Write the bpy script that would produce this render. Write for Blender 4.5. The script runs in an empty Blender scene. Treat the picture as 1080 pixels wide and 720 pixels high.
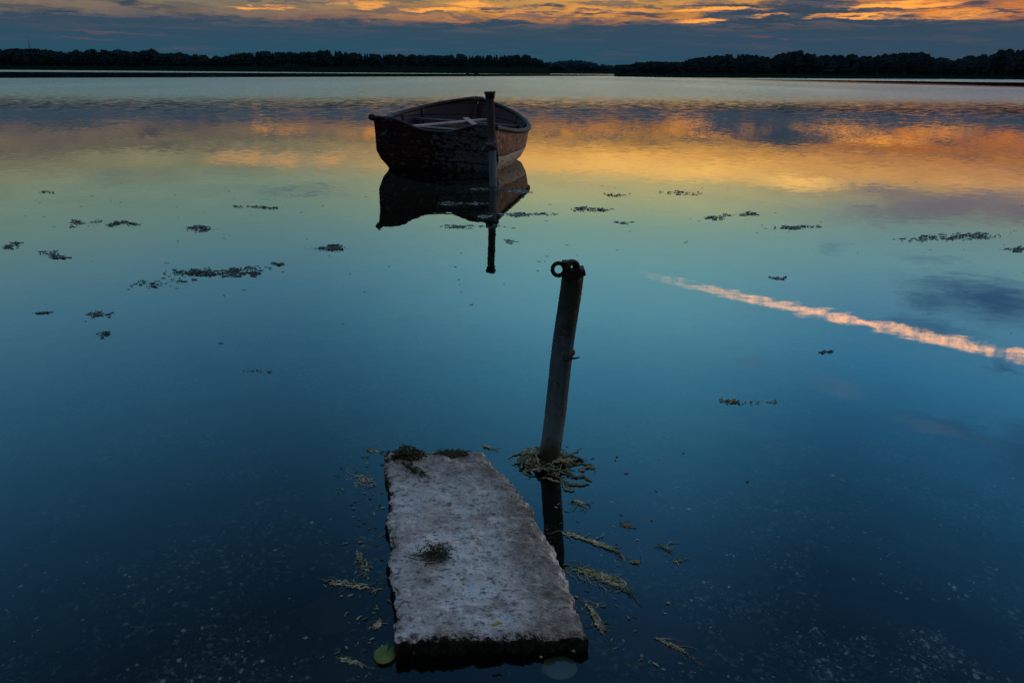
import bpy, math, random
from mathutils import Vector, noise
random.seed(7)
R = math.radians
scene = bpy.context.scene
col = scene.collection

# ------------------------------------------------------------------ camera
H = 1.1; PITCH = R(21.51); ROLL = R(0.38); FPX = 720.0
f0 = Vector((0, math.cos(PITCH), -math.sin(PITCH)))
r0 = Vector((1, 0, 0)); u0 = Vector((0, math.sin(PITCH), math.cos(PITCH)))
CR = r0*math.cos(ROLL) + u0*math.sin(ROLL)
CU = u0*math.cos(ROLL) - r0*math.sin(ROLL)
CAM = Vector((0, 0, H))
cd = bpy.data.cameras.new('camera'); cam = bpy.data.objects.new('camera', cd); col.objects.link(cam)
cd.sensor_width = 36; cd.lens = 24; cd.clip_start = .05; cd.clip_end = 30000
from mathutils import Matrix
cam.matrix_world = Matrix(((CR.x, CU.x, -f0.x, 0), (CR.y, CU.y, -f0.y, 0), (CR.z, CU.z, -f0.z, H), (0, 0, 0, 1)))
scene.camera = cam

def ray(px, py):
    return (f0 + CR*((px-540)/FPX) + CU*((360-py)/FPX)).normalized()
def at(px, py, z=0.0):
    d = ray(px, py); return CAM + d*((z-H)/d.z)
def at_y(px, py, y):
    d = ray(px, py); return CAM + d*(y/d.y)
def azel(px, py):
    d = ray(px, py)
    return math.degrees(math.atan2(d.x, d.y)), math.degrees(math.asin(d.z))
def lin(c):
    return tuple(((v/255)/12.92 if v/255 < .04045 else ((v/255+.055)/1.055)**2.4) for v in c)

# ------------------------------------------------------------------ object helpers
def tag(o, label=None, cat=None, group=None, kind=None):
    if label: o['label'] = label
    if cat: o['category'] = cat
    if group: o['group'] = group
    if kind: o['kind'] = kind
    return o
def empty(name, loc, rz=0.0):
    o = bpy.data.objects.new(name, None); col.objects.link(o)
    o.location = loc; o.rotation_euler = (0, 0, rz); o.empty_display_size = .1
    return o
def mesh(name, verts, faces, mat, parent=None, smooth=False):
    me = bpy.data.meshes.new(name); me.from_pydata([tuple(v) for v in verts], [], faces); me.update()
    if smooth:
        me.polygons.foreach_set('use_smooth', [True]*len(me.polygons))
    mats = mat if isinstance(mat, (list, tuple)) else [mat]
    for m in mats: me.materials.append(m)
    o = bpy.data.objects.new(name, me); col.objects.link(o)
    if parent: o.parent = parent
    return o
class MB:
    def __init__(s): s.v = []; s.f = []
    def add(s, vs, fs):
        n = len(s.v); s.v += [Vector(v) for v in vs]; s.f += [tuple(i+n for i in q) for q in fs]
    def build(s, name, mat, parent=None, smooth=False): return mesh(name, s.v, s.f, mat, parent, smooth)
    def tube(s, pts, rad, n=8, flat=1.0, cap=True, jit=0.0):
        pts = [Vector(p) for p in pts]; rings = []
        for i, p in enumerate(pts):
            t = (pts[min(i+1, len(pts)-1)]-pts[max(i-1, 0)]).normalized()
            up = Vector((0, 0, 1)) if abs(t.z) < .9 else Vector((0, 1, 0))
            a = t.cross(up).normalized(); b = a.cross(t).normalized()
            r = rad[i] if isinstance(rad, (list, tuple)) else rad
            ring = []
            for k in range(n):
                th = 2*math.pi*k/n; rr = r*(1+random.uniform(-jit, jit))
                ring.append(p+a*math.cos(th)*rr+b*math.sin(th)*rr*flat)
            rings.append(ring)
        vs = [v for g in rings for v in g]; fs = []
        for i in range(len(rings)-1):
            for k in range(n):
                fs.append((i*n+k, i*n+(k+1) % n, (i+1)*n+(k+1) % n, (i+1)*n+k))
        if cap:
            fs.append(tuple(range(n-1, -1, -1))); m = (len(rings)-1)*n; fs.append(tuple(range(m, m+n)))
        s.add(vs, fs)
    def box(s, c, sx, sy, sz, rot=None):
        vs = []
        for z in (-1, 1):
            for x, y in ((-1, -1), (1, -1), (1, 1), (-1, 1)):
                v = Vector((x*sx/2, y*sy/2, z*sz/2))
                if rot is not None: v = rot @ v
                vs.append(Vector(c)+v)
        s.add(vs, [(3, 2, 1, 0), (4, 5, 6, 7), (0, 1, 5, 4), (1, 2, 6, 5), (2, 3, 7, 6), (3, 0, 4, 7)])
    def torus(s, c, ax, R_, r_, n=28, m=10, sc=(1, 1)):
        ax = Vector(ax).normalized(); a = ax.orthogonal().normalized(); b = ax.cross(a)
        vs = []; fs = []
        for i in range(n):
            th = 2*math.pi*i/n; d = a*math.cos(th)+b*math.sin(th)
            for k in range(m):
                ph = 2*math.pi*k/m
                vs.append(Vector(c)+d*(R_+r_*math.cos(ph)*sc[0])+ax*r_*math.sin(ph)*sc[1])
        for i in range(n):
            for k in range(m):
                fs.append((i*m+k, ((i+1) % n)*m+k, ((i+1) % n)*m+(k+1) % m, i*m+(k+1) % m))
        s.add(vs, fs)
def interp(tab, t):
    if t <= tab[0][0]: return tab[0][1]
    for (a, va), (b, vb) in zip(tab, tab[1:]):
        if t <= b:
            return va+(vb-va)*(t-a)/(b-a)
    return tab[-1][1]
def smoothtab(tab, t):
    # Catmull-Rom through the table
    n = len(tab)
    if t <= tab[0][0]: return tab[0][1]
    if t >= tab[-1][0]: return tab[-1][1]
    for i in range(n-1):
        if tab[i][0] <= t <= tab[i+1][0]:
            x0, y0 = tab[i]; x1, y1 = tab[i+1]; h = x1-x0
            m0 = (y1-tab[i-1][1])/(x1-tab[i-1][0])*h if i > 0 else y1-y0
            m1 = (tab[i+2][1]-y0)/(tab[i+2][0]-x0)*h if i+2 < n else y1-y0
            s = (t-x0)/h
            return (2*s**3-3*s*s+1)*y0+(s**3-2*s*s+s)*m0+(-2*s**3+3*s*s)*y1+(s**3-s*s)*m1

# ------------------------------------------------------------------ node helper
class NT:
    def __init__(s, tree): s.t = tree; s.n = tree.nodes; s.l = tree.links
    def put(s, inp, v):
        if v is None: return
        if hasattr(v, 'bl_idname') or hasattr(v, 'is_linked'): s.l.new(v, inp)
        else: inp.default_value = v
    def node(s, typ, **k):
        n = s.n.new(typ)
        for a, b in k.items(): setattr(n, a, b)
        return n
    def m(s, op, a, b=None, c=None, clamp=False):
        n = s.node('ShaderNodeMath', operation=op, use_clamp=clamp)
        s.put(n.inputs[0], a); s.put(n.inputs[1], b); s.put(n.inputs[2], c); return n.outputs[0]
    def vm(s, op, a, b=None, scale=None):
        n = s.node('ShaderNodeVectorMath', operation=op)
        s.put(n.inputs[0], a); s.put(n.inputs[1], b)
        if scale is not None: s.put(n.inputs['Scale'], scale)
        return n.outputs['Value'] if op in ('LENGTH', 'DOT_PRODUCT', 'DISTANCE') else n.outputs[0]
    def xyz(s, x, y, z):
        n = s.node('ShaderNodeCombineXYZ'); s.put(n.inputs[0], x); s.put(n.inputs[1], y); s.put(n.inputs[2], z); return n.outputs[0]
    def sep(s, v):
        n = s.node('ShaderNodeSeparateXYZ'); s.put(n.inputs[0], v); return n.outputs
    def ss(s, v, a, b, lo=0.0, hi=1.0):
        n = s.node('ShaderNodeMapRange', interpolation_type='SMOOTHSTEP')
        s.put(n.inputs[0], v); s.put(n.inputs[1], a); s.put(n.inputs[2], b); s.put(n.inputs[3], lo); s.put(n.inputs[4], hi); return n.outputs[0]
    def noise(s, v, scale, det=4.0, rough=.55, out='Fac', dist=0.0):
        n = s.node('ShaderNodeTexNoise'); s.put(n.inputs['Vector'], v); n.inputs['Scale'].default_value = scale
        n.inputs['Detail'].default_value = det; n.inputs['Roughness'].default_value = rough; n.inputs['Distortion'].default_value = dist
        return n.outputs[out]
    def mix(s, f, a, b, mode='MIX'):
        n = s.node('ShaderNodeMix', data_type='RGBA', blend_type=mode); n.clamp_factor = True
        s.put(n.inputs[0], f)
        for i, v in ((6, a), (7, b)):
            if isinstance(v, tuple) and len(v) == 3: v = (*v, 1)
            s.put(n.inputs[i], v)
        return n.outputs[2]
    def ramp(s, v, stops, interp='LINEAR'):
        n = s.node('ShaderNodeValToRGB'); s.put(n.inputs[0], v); cr = n.color_ramp; cr.interpolation = interp
        for i, (p, c) in enumerate(stops):
            e = cr.elements[i] if i < 2 else cr.elements.new(p)
            e.position = p; e.color = (*c, 1) if len(c) == 3 else c
        return n.outputs[0]
def material(name):
    m = bpy.data.materials.new(name); m.use_nodes = True; m.node_tree.nodes.clear()
    k = NT(m.node_tree); out = k.node('ShaderNodeOutputMaterial')
    return m, k, out
def principled(k, out, color, rough=.8, bump=None, bdist=.01, spec=.3, metal=0.0):
    p = k.node('ShaderNodeBsdfPrincipled'); k.put(p.inputs['Base Color'], (*color, 1) if isinstance(color, tuple) and len(color) == 3 else color)
    k.put(p.inputs['Roughness'], rough); p.inputs['Specular IOR Level'].default_value = spec; k.put(p.inputs['Metallic'], metal)
    if bump is not None:
        b = k.node('ShaderNodeBump'); b.inputs['Distance'].default_value = bdist; b.inputs['Strength'].default_value = 1
        k.put(b.inputs['Height'], bump); k.l.new(b.outputs[0], p.inputs['Normal'])
    k.l.new(p.outputs[0], out.inputs[0]); return p
def noisy(name, c1, c2, scale=8, rough=.85, bd=.004, c3=None, spec=.3, island=False):
    m, k, out = material(name)
    tc = k.node('ShaderNodeTexCoord').outputs['Object']
    n = k.noise(tc, scale, 6, .6)
    c = k.mix(k.ss(n, .35, .65), c1, c2)
    if c3: c = k.mix(k.ss(k.noise(tc, scale*3.3, 5, .6), .55, .68), c, c3)
    if island:
        g = k.node('ShaderNodeNewGeometry').outputs['Random Per Island']
        c = k.mix(1.0, c, k.ramp(g, [(0, (.16, .20, .16)), (.35, (.45, .50, .38)), (.7, (.95, .95, .85)), (1, (1.5, 1.45, 1.3))]), 'MULTIPLY')
    principled(k, out, c, rough, n, bd, spec)
    return m

# ------------------------------------------------------------------ world sky
IOR = 1.9
def fres(eld):
    c = math.sin(R(max(eld, .3))); g = math.sqrt(IOR*IOR-1+c*c)
    a = ((c-g)/(c+g))**2; b = ((IOR*IOR*c-g)/(IOR*IOR*c+g))**2
    return (a+b)/2
w = bpy.data.worlds.new('World'); scene.world = w; w.use_nodes = True; w.node_tree.nodes.clear()
k = NT(w.node_tree); wo = k.node('ShaderNodeOutputWorld')
d = k.vm('NORMALIZE', k.node('ShaderNodeTexCoord').outputs['Generated'])
dx, dy, dz = k.sep(d)
az = k.m('MULTIPLY', k.m('ARCTAN2', dx, dy), 180/math.pi)
el = k.m('MULTIPLY', k.m('ARCSINE', dz), 180/math.pi)
P = k.xyz(az, el, 0.0)
SC = 3.0
# sky radiance per elevation, three columns (from the lake mirror and the strip of open sky)
colL = [(150,(122,116,92)),(160,(118,114,90)),(175,(117,118,94)),(200,(108,126,110)),(240,(94,124,118)),(280,(78,116,126)),(330,(60,103,124)),(400,(40,83,107)),(470,(29,66,90)),(550,(19,47,68)),(650,(11,30,45)),(715,(8,22,35))]
colM = [(150,(205,142,74)),(165,(214,156,80)),(178,(210,164,92)),(187,(180,160,106)),(212,(152,158,120)),(240,(116,148,136)),(280,(97,144,150)),(330,(80,133,150)),(400,(51,105,131)),(470,(36,82,107)),(550,(24,58,83)),(650,(14,35,54)),(715,(11,28,44))]
colR = [(140,(138,94,78)),(150,(152,100,76)),(165,(186,126,80)),(190,(192,142,86)),(206,(150,128,100)),(225,(118,128,118)),(245,(105,132,130)),(280,(97,139,145)),(330,(75,123,147)),(400,(46,104,136)),(470,(31,78,110)),(550,(21,57,82)),(650,(13,36,56)),(715,(10,28,44))]
low = {'L': [(0,(60,80,95)),(3.0,(95,95,95)),(3.8,(122,106,94)),(5.0,(124,118,96))],
       'M': [(0,(90,85,90)),(3.2,(160,95,65)),(3.8,(195,128,66)),(5.0,(200,148,80))],
       'R': [(0,(80,80,90)),(3.2,(150,92,68)),(3.8,(205,118,58)),(5.0,(196,120,66))]}
def ramp_of(colm, px, lo):
    st = [(e/60, tuple(v/SC for v in lin(c))) for e, c in lo]
    for y, c in colm:
        a, e = azel(px, y); e = -e
        if e < 5.3: continue
        st.append((e/60, tuple(v/fres(e)/SC for v in lin(c))))
    last = st[-1][1]
    st.append((.97, tuple(v*.85 for v in last)))
    return st
ef = k.m('DIVIDE', el, 60.0, clamp=True)
cL = k.ramp(ef, ramp_of(colL, 100, low['L'])); cM = k.ramp(ef, ramp_of(colM, 650, low['M'])); cR_ = k.ramp(ef, ramp_of(colR, 1000, low['R']))
azL, azM, azR = -33, 7, 31
# warp coordinates for cloud edges
Ps = k.vm('MULTIPLY', P, (.22, 1.5, 1))
nz = k.noise(Ps, 1.0, 3, .6, 'Color')
wob = k.vm('MULTIPLY', k.vm('SUBTRACT', nz, (.5, .5, .5)), (2.6, .7, 0))
nz2 = k.noise(k.vm('MULTIPLY', P, (.45, 3.2, 1)), 1.0, 4, .65, 'Color')
wob = k.vm('ADD', wob, k.vm('MULTIPLY', k.vm('SUBTRACT', nz2, (.5, .5, .5)), (5.0, 1.0, 0)))
Pw = k.vm('ADD', P, wob)
azw = k.sep(Pw)[0]
base = k.mix(k.ss(azw, -23, 7), cL, cM)
base = k.mix(k.ss(azw, azM+6, azR), base, cR_)
# fibrous modulation
fib = k.noise(k.vm('MULTIPLY', Pw, (.12, 1.1, 1)), 1.3, 4, .6)
lowmask = k.ss(el, 12.0, 5.0)
base = k.mix(k.m('MULTIPLY', lowmask, .55), base, k.mix(1.0, base, k.ramp(fib, [(.25, (.45, .5, .6)), (.5, (1, 1, 1)), (.75, (1.5, 1.45, 1.3))]), 'MULTIPLY'))
base = k.vm('SCALE', base, scale=SC)
sky_base = base
def ell(px, py, hw, hh, refl=False, slant=0.0, soft=.35, pv=None):
    a, e = azel(px, py)
    a2, _ = azel(px+hw, py); _, e2 = azel(px, py-hh)
    ra, re = abs(a2-a)+1e-3, abs(e2-e)+1e-3
    if refl: e = -e
    q = k.vm('SUBTRACT', pv or Pw, (a, e, 0))
    if slant:
        x, y, z = k.sep(q); q = k.xyz(x, k.m('SUBTRACT', y, k.m('MULTIPLY', x, slant)), 0.0)
    L = k.vm('LENGTH', k.vm('MULTIPLY', q, (1/ra, 1/re, 0)))
    return k.ss(L, 1.0+soft, max(0, 1.0-2*soft))
def layer(base, colr, lst, op=1.0):
    acc = None
    for a in lst:
        e = ell(*a[:4], **(a[4] if len(a) > 4 else {}))
        if len(a) > 5: e = k.m('MULTIPLY', e, a[5])
        acc = e if acc is None else k.m('MAXIMUM', acc, e)
    return k.mix(k.m('MULTIPLY', acc, op), base, colr)
# warm glowing streaks in the open strip of sky
glow = lin((255, 165, 70)); glow = tuple(v*1.15 for v in glow)
base = layer(base, glow, [(275, 9, 34, 2.5), (392, 5, 14, 6, {}, .7), (360, 3, 10, 2), (470, 11, 45, 2.5), (500, 5, 26, 3), (640, 12, 60, 5, {}, .5), (560, 16, 50, 5, {}, .4),
    (760, 11, 60, 3), (940, 6, 80, 4), (910, 17, 50, 4), (1010, 16, 70, 4, {}, .6), (735, 22, 24, 2.5)])
base = layer(base, lin((150, 85, 75)), [(60, 16, 10, 1.5), (330, 20, 60, 3, {}, .7), (440, 24, 60, 2), (830, 27, 9, 1.5), (870, 29, 14, 1.3)], .8)
# the blue-grey bank along the horizon
def bank_y(px): return interp([(-400, 12), (0, 12), (110, 13), (185, 15), (250, 20), (400, 22), (460, 25), (500, 22), (600, 23), (720, 24), (750, 18), (775, 8), (800, -6), (850, -10), (885, 4), (910, 16), (960, 19), (1080, 18), (1500, 16)], px)
stops = []
for px in (-300, -150, 0, 110, 185, 250, 330, 400, 460, 500, 560, 640, 720, 770, 860, 960, 1080, 1250, 1400):
    a, e = azel(px, bank_y(px)); stops.append(((a+60)/120, (e/10,)*3))
edge = k.m('MULTIPLY', k.sep(k.ramp(k.m('DIVIDE', k.m('ADD', az, 60), 120), stops))[0], 10)
elw = k.m('ADD', el, k.m('MULTIPLY', k.m('SUBTRACT', k.noise(k.vm('MULTIPLY', P, (.30, 1.6, 1)), 1.0, 5, .68), .5), 2.3))
bank = k.ss(k.m('SUBTRACT', elw, edge), .22, -.22)
bankc = k.mix(k.ss(el, .8, 4.5), lin((40, 78, 98)), lin((58, 74, 90)))
bankc = k.mix(k.m('MULTIPLY', k.ss(az, -8, 30), .6), bankc, lin((54, 72, 92)))
bankc = k.mix(k.m('MULTIPLY', k.ss(k.noise(k.vm('MULTIPLY', P, (.15, 2.0, 1)), 1.2, 5, .6), .5, .72), .35), bankc, lin((96, 84, 96)))
base = k.mix(bank, base, bankc)
dark = lin((52, 70, 86))
base = layer(base, dark, [(135, 4, 22, 2.5), (60, 14, 24, 2.2), (30, 9, 70, 2.5, {}, .6), (170, 8, 30, 2, {}, .6), (110, 2, 40, 1.5, {}, .5), (520, 11, 16, 1.6), (580, 8, 16, 1.6), (620, 14, 24, 3), (680, 15, 34, 3), (690, 7, 12, 1.5), (590, 20, 40, 2.5, {}, .7),
    (765, 6, 58, 3.4), (832, 12, 50, 9, dict(soft=.45)), (812, 20, 60, 6, dict(soft=.45)), (872, 3, 34, 6), (845, 26, 90, 7), (930, 10, 95, 2.2), (1000, 24, 120, 4), (1030, 5, 40, 3), (1060, 12, 24, 2), (575, 15, 14, 1.4)], .93)
scud = k.m('MULTIPLY', k.m('MULTIPLY', k.ss(k.noise(k.vm('MULTIPLY', Pw, (.10, 1.5, 1)), 1.6, 5, .62), .47, .60), k.ss(el, 2.5, 3.6)), k.ss(el, 6.5, 4.8))
base = k.mix(k.m('MULTIPLY', scud, .75), base, lin((98, 92, 96)))
base = layer(base, glow, [(758, 11, 44, 1.6), (738, 22, 26, 2.2), (905, 17, 44, 2.2), (945, 6, 70, 2.6), (812, 17, 14, 1.2, {}, .6)], .95)
# reddish scraps inside the bank
base = layer(base, lin((110, 78, 88)), [(120, 34, 60, 1.6), (90, 42, 30, 1.4), (800, 39, 14, 2), (832, 42, 8, 1.5)], .55)
low_sky = base; base = sky_base
# clouds only the lake mirror shows (higher up)
g = dict(refl=True)
base = layer(base, tuple(v/fres(5.5) for v in lin((66, 68, 88))), [(812, 139, 66, 11, dict(refl=True, soft=.9)), (1085, 150, 50, 16, dict(refl=True, soft=.9), .7), (905, 136, 26, 7, dict(refl=True, soft=.8), .5)], .9)
base = layer(base, tuple(v/fres(7) for v in lin((150, 108, 92))), [(1080, 176, 60, 14, dict(refl=True, soft=.9)), (950, 158, 26, 12, dict(refl=True, soft=.9), .5)], .6)
base = layer(base, tuple(v/fres(7) for v in lin((235, 160, 90))), [(255, 163, 34, 7, dict(refl=True, soft=.9)), (300, 168, 16, 5, dict(refl=True, soft=.9)), (345, 168, 16, 4, dict(refl=True, soft=.9))], .42)
base = layer(base, tuple(v/fres(5) for v in lin((190, 104, 66))), [(905, 142, 45, 16, dict(refl=True, soft=.9)), (1010, 160, 45, 12, dict(refl=True, soft=.9), .6), (740, 130, 34, 8, dict(refl=True, soft=.9), .6)], .6)
base = layer(base, tuple(v/fres(7.5) for v in lin((255, 196, 105))), [(840, 192, 40, 7, dict(refl=True, soft=.9)), (720, 180, 90, 8, dict(refl=True, soft=.9), .6), (650, 174, 60, 8, dict(refl=True, soft=.9), .5)], .75)
base = layer(base, tuple(v/fres(10.5) for v in lin((92, 88, 100))), [(1010, 216, 115, 14, dict(refl=True, slant=-.19, soft=.7)), (1075, 222, 55, 13, dict(refl=True, soft=.9)), (945, 203, 40, 6, dict(refl=True, soft=.9), .7)], .85)
base = layer(base, tuple(v/fres(9.6) for v in lin((78, 98, 104))), [(318, 199, 45, 2.2, g), (330, 207, 40, 2, g), (290, 208, 25, 1.6, g, .7), (120, 182, 16, 3, dict(refl=True, soft=.9), .6)], .7)
base = layer(base, tuple(v/fres(18) for v in lin((36, 66, 96))), [(1050, 316, 88, 22, dict(refl=True, soft=.7)), (985, 318, 34, 13, dict(refl=True, soft=.7), .75), (1010, 300, 60, 6, dict(refl=True, soft=.7), .7), (1055, 388, 13, 6, dict(refl=True, soft=.9), .6), (975, 345, 46, 8, dict(refl=True, soft=.9), .55), (980, 272, 30, 4, dict(refl=True, soft=.9), .35), (880, 262, 14, 6, dict(refl=True, soft=.9), .3)], .95)
base = layer(base, tuple(v/fres(30) for v in lin((28, 58, 84))), [(1085, 480, 44, 32, dict(refl=True, soft=.8)), (1010, 456, 56, 11, dict(refl=True, soft=.9), .8)], .75)
base = layer(base, tuple(v/fres(25) for v in lin((66, 92, 116))), [(795, 384, 10, 6, dict(refl=True, soft=.9)), (885, 408, 26, 7, dict(refl=True, soft=.9), .8), (985, 452, 40, 6, dict(refl=True, soft=.9), .7)], .5)
# jet trail, lit pink by the set sun
a0, e0 = azel(655, 283); a1, e1 = azel(1085, 378); e0, e1 = -e0, -e1
am, em = azel(870, 332); em = -em
tt = k.m('DIVIDE', k.m('SUBTRACT', az, a0), a1-a0)
tm = (am-a0)/(a1-a0); bow = (em-(e0+(e1-e0)*tm))/(tm*(1-tm))
line = k.m('ADD', k.m('MULTIPLY_ADD', tt, e1-e0, e0), k.m('MULTIPLY', k.m('MULTIPLY', tt, k.m('SUBTRACT', 1.0, tt)), bow))
tn = k.noise(k.vm('MULTIPLY', P, (1, 1.6, 1)), 2.6, 4, .65)
dist = k.m('ABSOLUTE', k.m('ADD', k.m('SUBTRACT', el, line), k.m('MULTIPLY', k.m('SUBTRACT', tn, .5), .42)))
wid = k.ss(tt, 0.0, .65, .10, .24)
ct = k.ss(dist, k.m('MULTIPLY', wid, 2.3), 0.0)
ct = k.m('MULTIPLY', k.m('MULTIPLY', ct, k.ss(tt, .0, .5)), k.m('MULTIPLY', k.ss(tt, 1.05, 1.0), k.m('MAXIMUM', k.ss(k.m('ABSOLUTE', k.m('SUBTRACT', tt, .945)), .008, .016), .25)))
ct = k.m('MULTIPLY', ct, k.ss(k.noise(P, 1.4, 4, .65), .30, .62, .28, 1.0))
base = k.mix(ct, base, tuple(v/fres(20)*.95 for v in lin((246, 186, 146))))
# dome behind the photographer: dusk blue low down, paler unseen zenith added to light the slab
back = k.ramp(k.m('DIVIDE', el, 90.0, clamp=True), [(0, (.045, .06, .085)), (.3, (.095, .115, .145)), (.6, (.28, .31, .36)), (1, (.63, .67, .76))])
front = k.m('MULTIPLY', k.ss(dy, .12, .42), k.ss(el, 62.0, 50.0))
sky = k.node('ShaderNodeTexSky', sky_type='NISHITA'); sky.sun_disc = False
SUN_AZ, SUN_EL = R(58), R(5.0)
sky.sun_elevation = SUN_EL; sky.sun_rotation = SUN_AZ
back = k.vm('ADD', back, k.vm('SCALE', sky.outputs[0], scale=.0015))
def bgnode(c):
    b = k.node('ShaderNodeBackground'); k.put(b.inputs[0], c); b.inputs[1].default_value = 1.0; return b.outputs[0]
def mixsh(f, a, b):
    x = k.node('ShaderNodeMixShader'); k.put(x.inputs[0], f); k.l.new(a, x.inputs[1]); k.l.new(b, x.inputs[2]); return x.outputs[0]
fsh = mixsh(k.ss(el, 5.2, 6.4), bgnode(low_sky), bgnode(base))
fsh = mixsh(front, bgnode(back), fsh)
fsh = mixsh(k.ss(el, -.6, 0), bgnode((.02, .035, .05, 1)), fsh)
k.l.new(fsh, wo.inputs[0])
w.cycles.sampling_method = 'MANUAL'; w.cycles.sample_map_resolution = 256

sd = bpy.data.lights.new('sun', 'SUN'); so = bpy.data.objects.new('sun', sd); col.objects.link(so)
sd.energy = .55; sd.angle = R(11); sd.color = (1, .62, .36)
sv = Vector((math.sin(SUN_AZ)*math.cos(SUN_EL), math.cos(SUN_AZ)*math.cos(SUN_EL), math.sin(SUN_EL)))
so.rotation_euler = sv.to_track_quat('Z', 'Y').to_euler()

# ------------------------------------------------------------------ water
m, k, out = material('water')
pos = k.node('ShaderNodeNewGeometry').outputs['Position']
px_, py_, pz_ = k.sep(pos)
def line_side(p0, p1):
    # signed distance (metres) of a point on the lake from the line through two points, + is further away
    (x0, y0), (x1, y1) = (p0.x, p0.y), (p1.x, p1.y)
    n = Vector((-(y1-y0), x1-x0)).normalized()
    if n.y < 0: n = -n
    return k.m('ADD', k.m('ADD', k.m('MULTIPLY', px_, n.x), k.m('MULTIPLY', py_, n.y)), -(n.x*x0+n.y*y0))
# breeze over the far half of the lake, calm slicks in front of both shores
patch = k.noise(k.vm('MULTIPLY', pos, (.05, .012, 1)), 1.0, 3, .5)
edge_y = k.m('ADD', py_, k.m('MULTIPLY', k.m('SUBTRACT', patch, .5), 7))
breeze = k.ss(edge_y, 15.0, 42.0)
lA = line_side(at(0, 82.6), at(540, 80.6)); lB = line_side(at(-200, 75.0), at(560, 78.4))
lC = line_side(at(760, 85.0), at(1080, 92.6)); lD = line_side(at(760, 83.3), at(1080, 87.2))
slickL = k.m('MULTIPLY', k.ss(lA, -6, 6), k.ss(k.m('MULTIPLY', px_, 1.0), 120.0, 20.0))
slickL = k.m('MULTIPLY', slickL, k.ss(lB, 30, -20))
slickR = k.m('MULTIPLY', k.m('MULTIPLY', k.ss(lC, -4, 4), k.ss(lD, 6, -6)), k.ss(px_, 25.0, 70.0))
breeze = k.m('MULTIPLY', breeze, k.m('SUBTRACT', 1.0, k.m('MAXIMUM', slickL, slickR)))
n1 = k.vm('SUBTRACT', k.noise(k.vm('MULTIPLY', pos, (.8, 1.3, 1)), 9.0, 3, .55, 'Color'), (.5, .5, .5))
n2 = k.vm('SUBTRACT', k.noise(k.vm('MULTIPLY', pos, (.7, 1.4, 1)), 4.2, 3, .6, 'Color'), (.5, .5, .5))
n3 = k.vm('SUBTRACT', k.noise(k.vm('MULTIPLY', pos, (.4, 1.0, 1)), .35, 2, .5, 'Color'), (.5, .5, .5))
calm_amt = k.m('MULTIPLY_ADD', k.ss(py_, 3.0, 14.0), .012, .016)
tilt = k.vm('ADD', k.vm('SCALE', n1, scale=calm_amt), k.vm('SCALE', n3, scale=.006))
tilt = k.vm('MULTIPLY', tilt, (1.0, .8, 1.0))
tilt = k.vm('ADD', tilt, k.vm('SCALE', n2, scale=k.m('MULTIPLY_ADD', k.m('POWER', breeze, 1.4), .78, k.m('MULTIPLY', k.ss(py_, 11, 26), .05))))
tx, ty, tz = k.sep(tilt)
N = k.vm('NORMALIZE', k.xyz(tx, ty, 1.0))
fr = k.node('ShaderNodeFresnel'); fr.inputs['IOR'].default_value = IOR; k.put(fr.inputs['Normal'], N)
gl = k.node('ShaderNodeBsdfGlossy'); k.put(gl.inputs['Color'], (1, 1, 1, 1)); k.put(gl.inputs['Normal'], N)
k.put(gl.inputs['Roughness'], k.m('MULTIPLY_ADD', breeze, .20, .008))
tr = k.node('ShaderNodeBsdfTransparent'); tr.inputs[0].default_value = (.60, .76, .77, 1)
mx = k.node('ShaderNodeMixShader'); k.put(mx.inputs[0], k.m('MULTIPLY', fr.outputs[0], k.m('MULTIPLY_ADD', breeze, k.ss(patch, .3, .7, -.48, -.30), 1.0))); k.l.new(tr.outputs[0], mx.inputs[1]); k.l.new(gl.outputs[0], mx.inputs[2])
k.l.new(mx.outputs[0], out.inputs[0])
M_water = m
S = 9000
tag(mesh('lake_water', [(-S, -400, 0), (S, -400, 0), (S, S, 0), (-S, S, 0)], [(0, 1, 2, 3)], M_water), kind='structure')

# lake bed, sloping away from the bank
m, k, out = material('bed gravel and silt')
tc = k.node('ShaderNodeTexCoord').outputs['Object']
vo = k.node('ShaderNodeTexVoronoi'); k.put(vo.inputs['Vector'], k.vm('ADD', tc, k.vm('SCALE', k.noise(tc, 30, 3, .6, 'Color'), scale=.02))); vo.inputs['Scale'].default_value = 95
vr = k.sep(vo.outputs['Color'])
cell = k.mix(vr[1], k.ramp(vr[0], [(0, (.004, .005, .005)), (.6, (.016, .018, .015)), (.8, (.12, .115, .08)), (1, (.34, .37, .31))]), (.016, .022, .019))
pat = k.ss(k.m('ADD', k.noise(tc, 2.3, 5, .6), k.m('MULTIPLY', k.noise(tc, 9, 4, .6), .35)), .55, .80)
silt = k.mix(k.ss(k.noise(tc, 3.5, 6, .62), .35, .7), (.003, .0045, .0045), (.020, .020, .014))
c = k.mix(k.m('MULTIPLY', pat, .95), silt, cell)
principled(k, out, c, .9, k.noise(tc, 40, 4, .6), .01, .1)
M_bed = m
xs = [-S, -400, -60, -12]+[-6+i*.25 for i in range(49)]+[12, 60, 400, S]
ys = [-400, -40, -6, -3]+[-2+i*.25 for i in range(57)]+[16, 25, 60, 400, S]
def bed_z(x, y):
    z = -.10-.085*max(0, y-1.0)-.03*max(0, y-4)
    if y < .6: z += (.6-y)*.18
    z = max(z, -3.5); z = min(z, .9)
    return z+.02*noise.noise(Vector((x*1.3, y*1.3, 0)))+.012*noise.noise(Vector((x*5, y*5, 3)))
vs = [(x, y, bed_z(x, y)) for y in ys for x in xs]; nx = len(xs)
fs = [(j*nx+i, j*nx+i+1, (j+1)*nx+i+1, (j+1)*nx+i) for j in range(len(ys)-1) for i in range(nx-1)]
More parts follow.
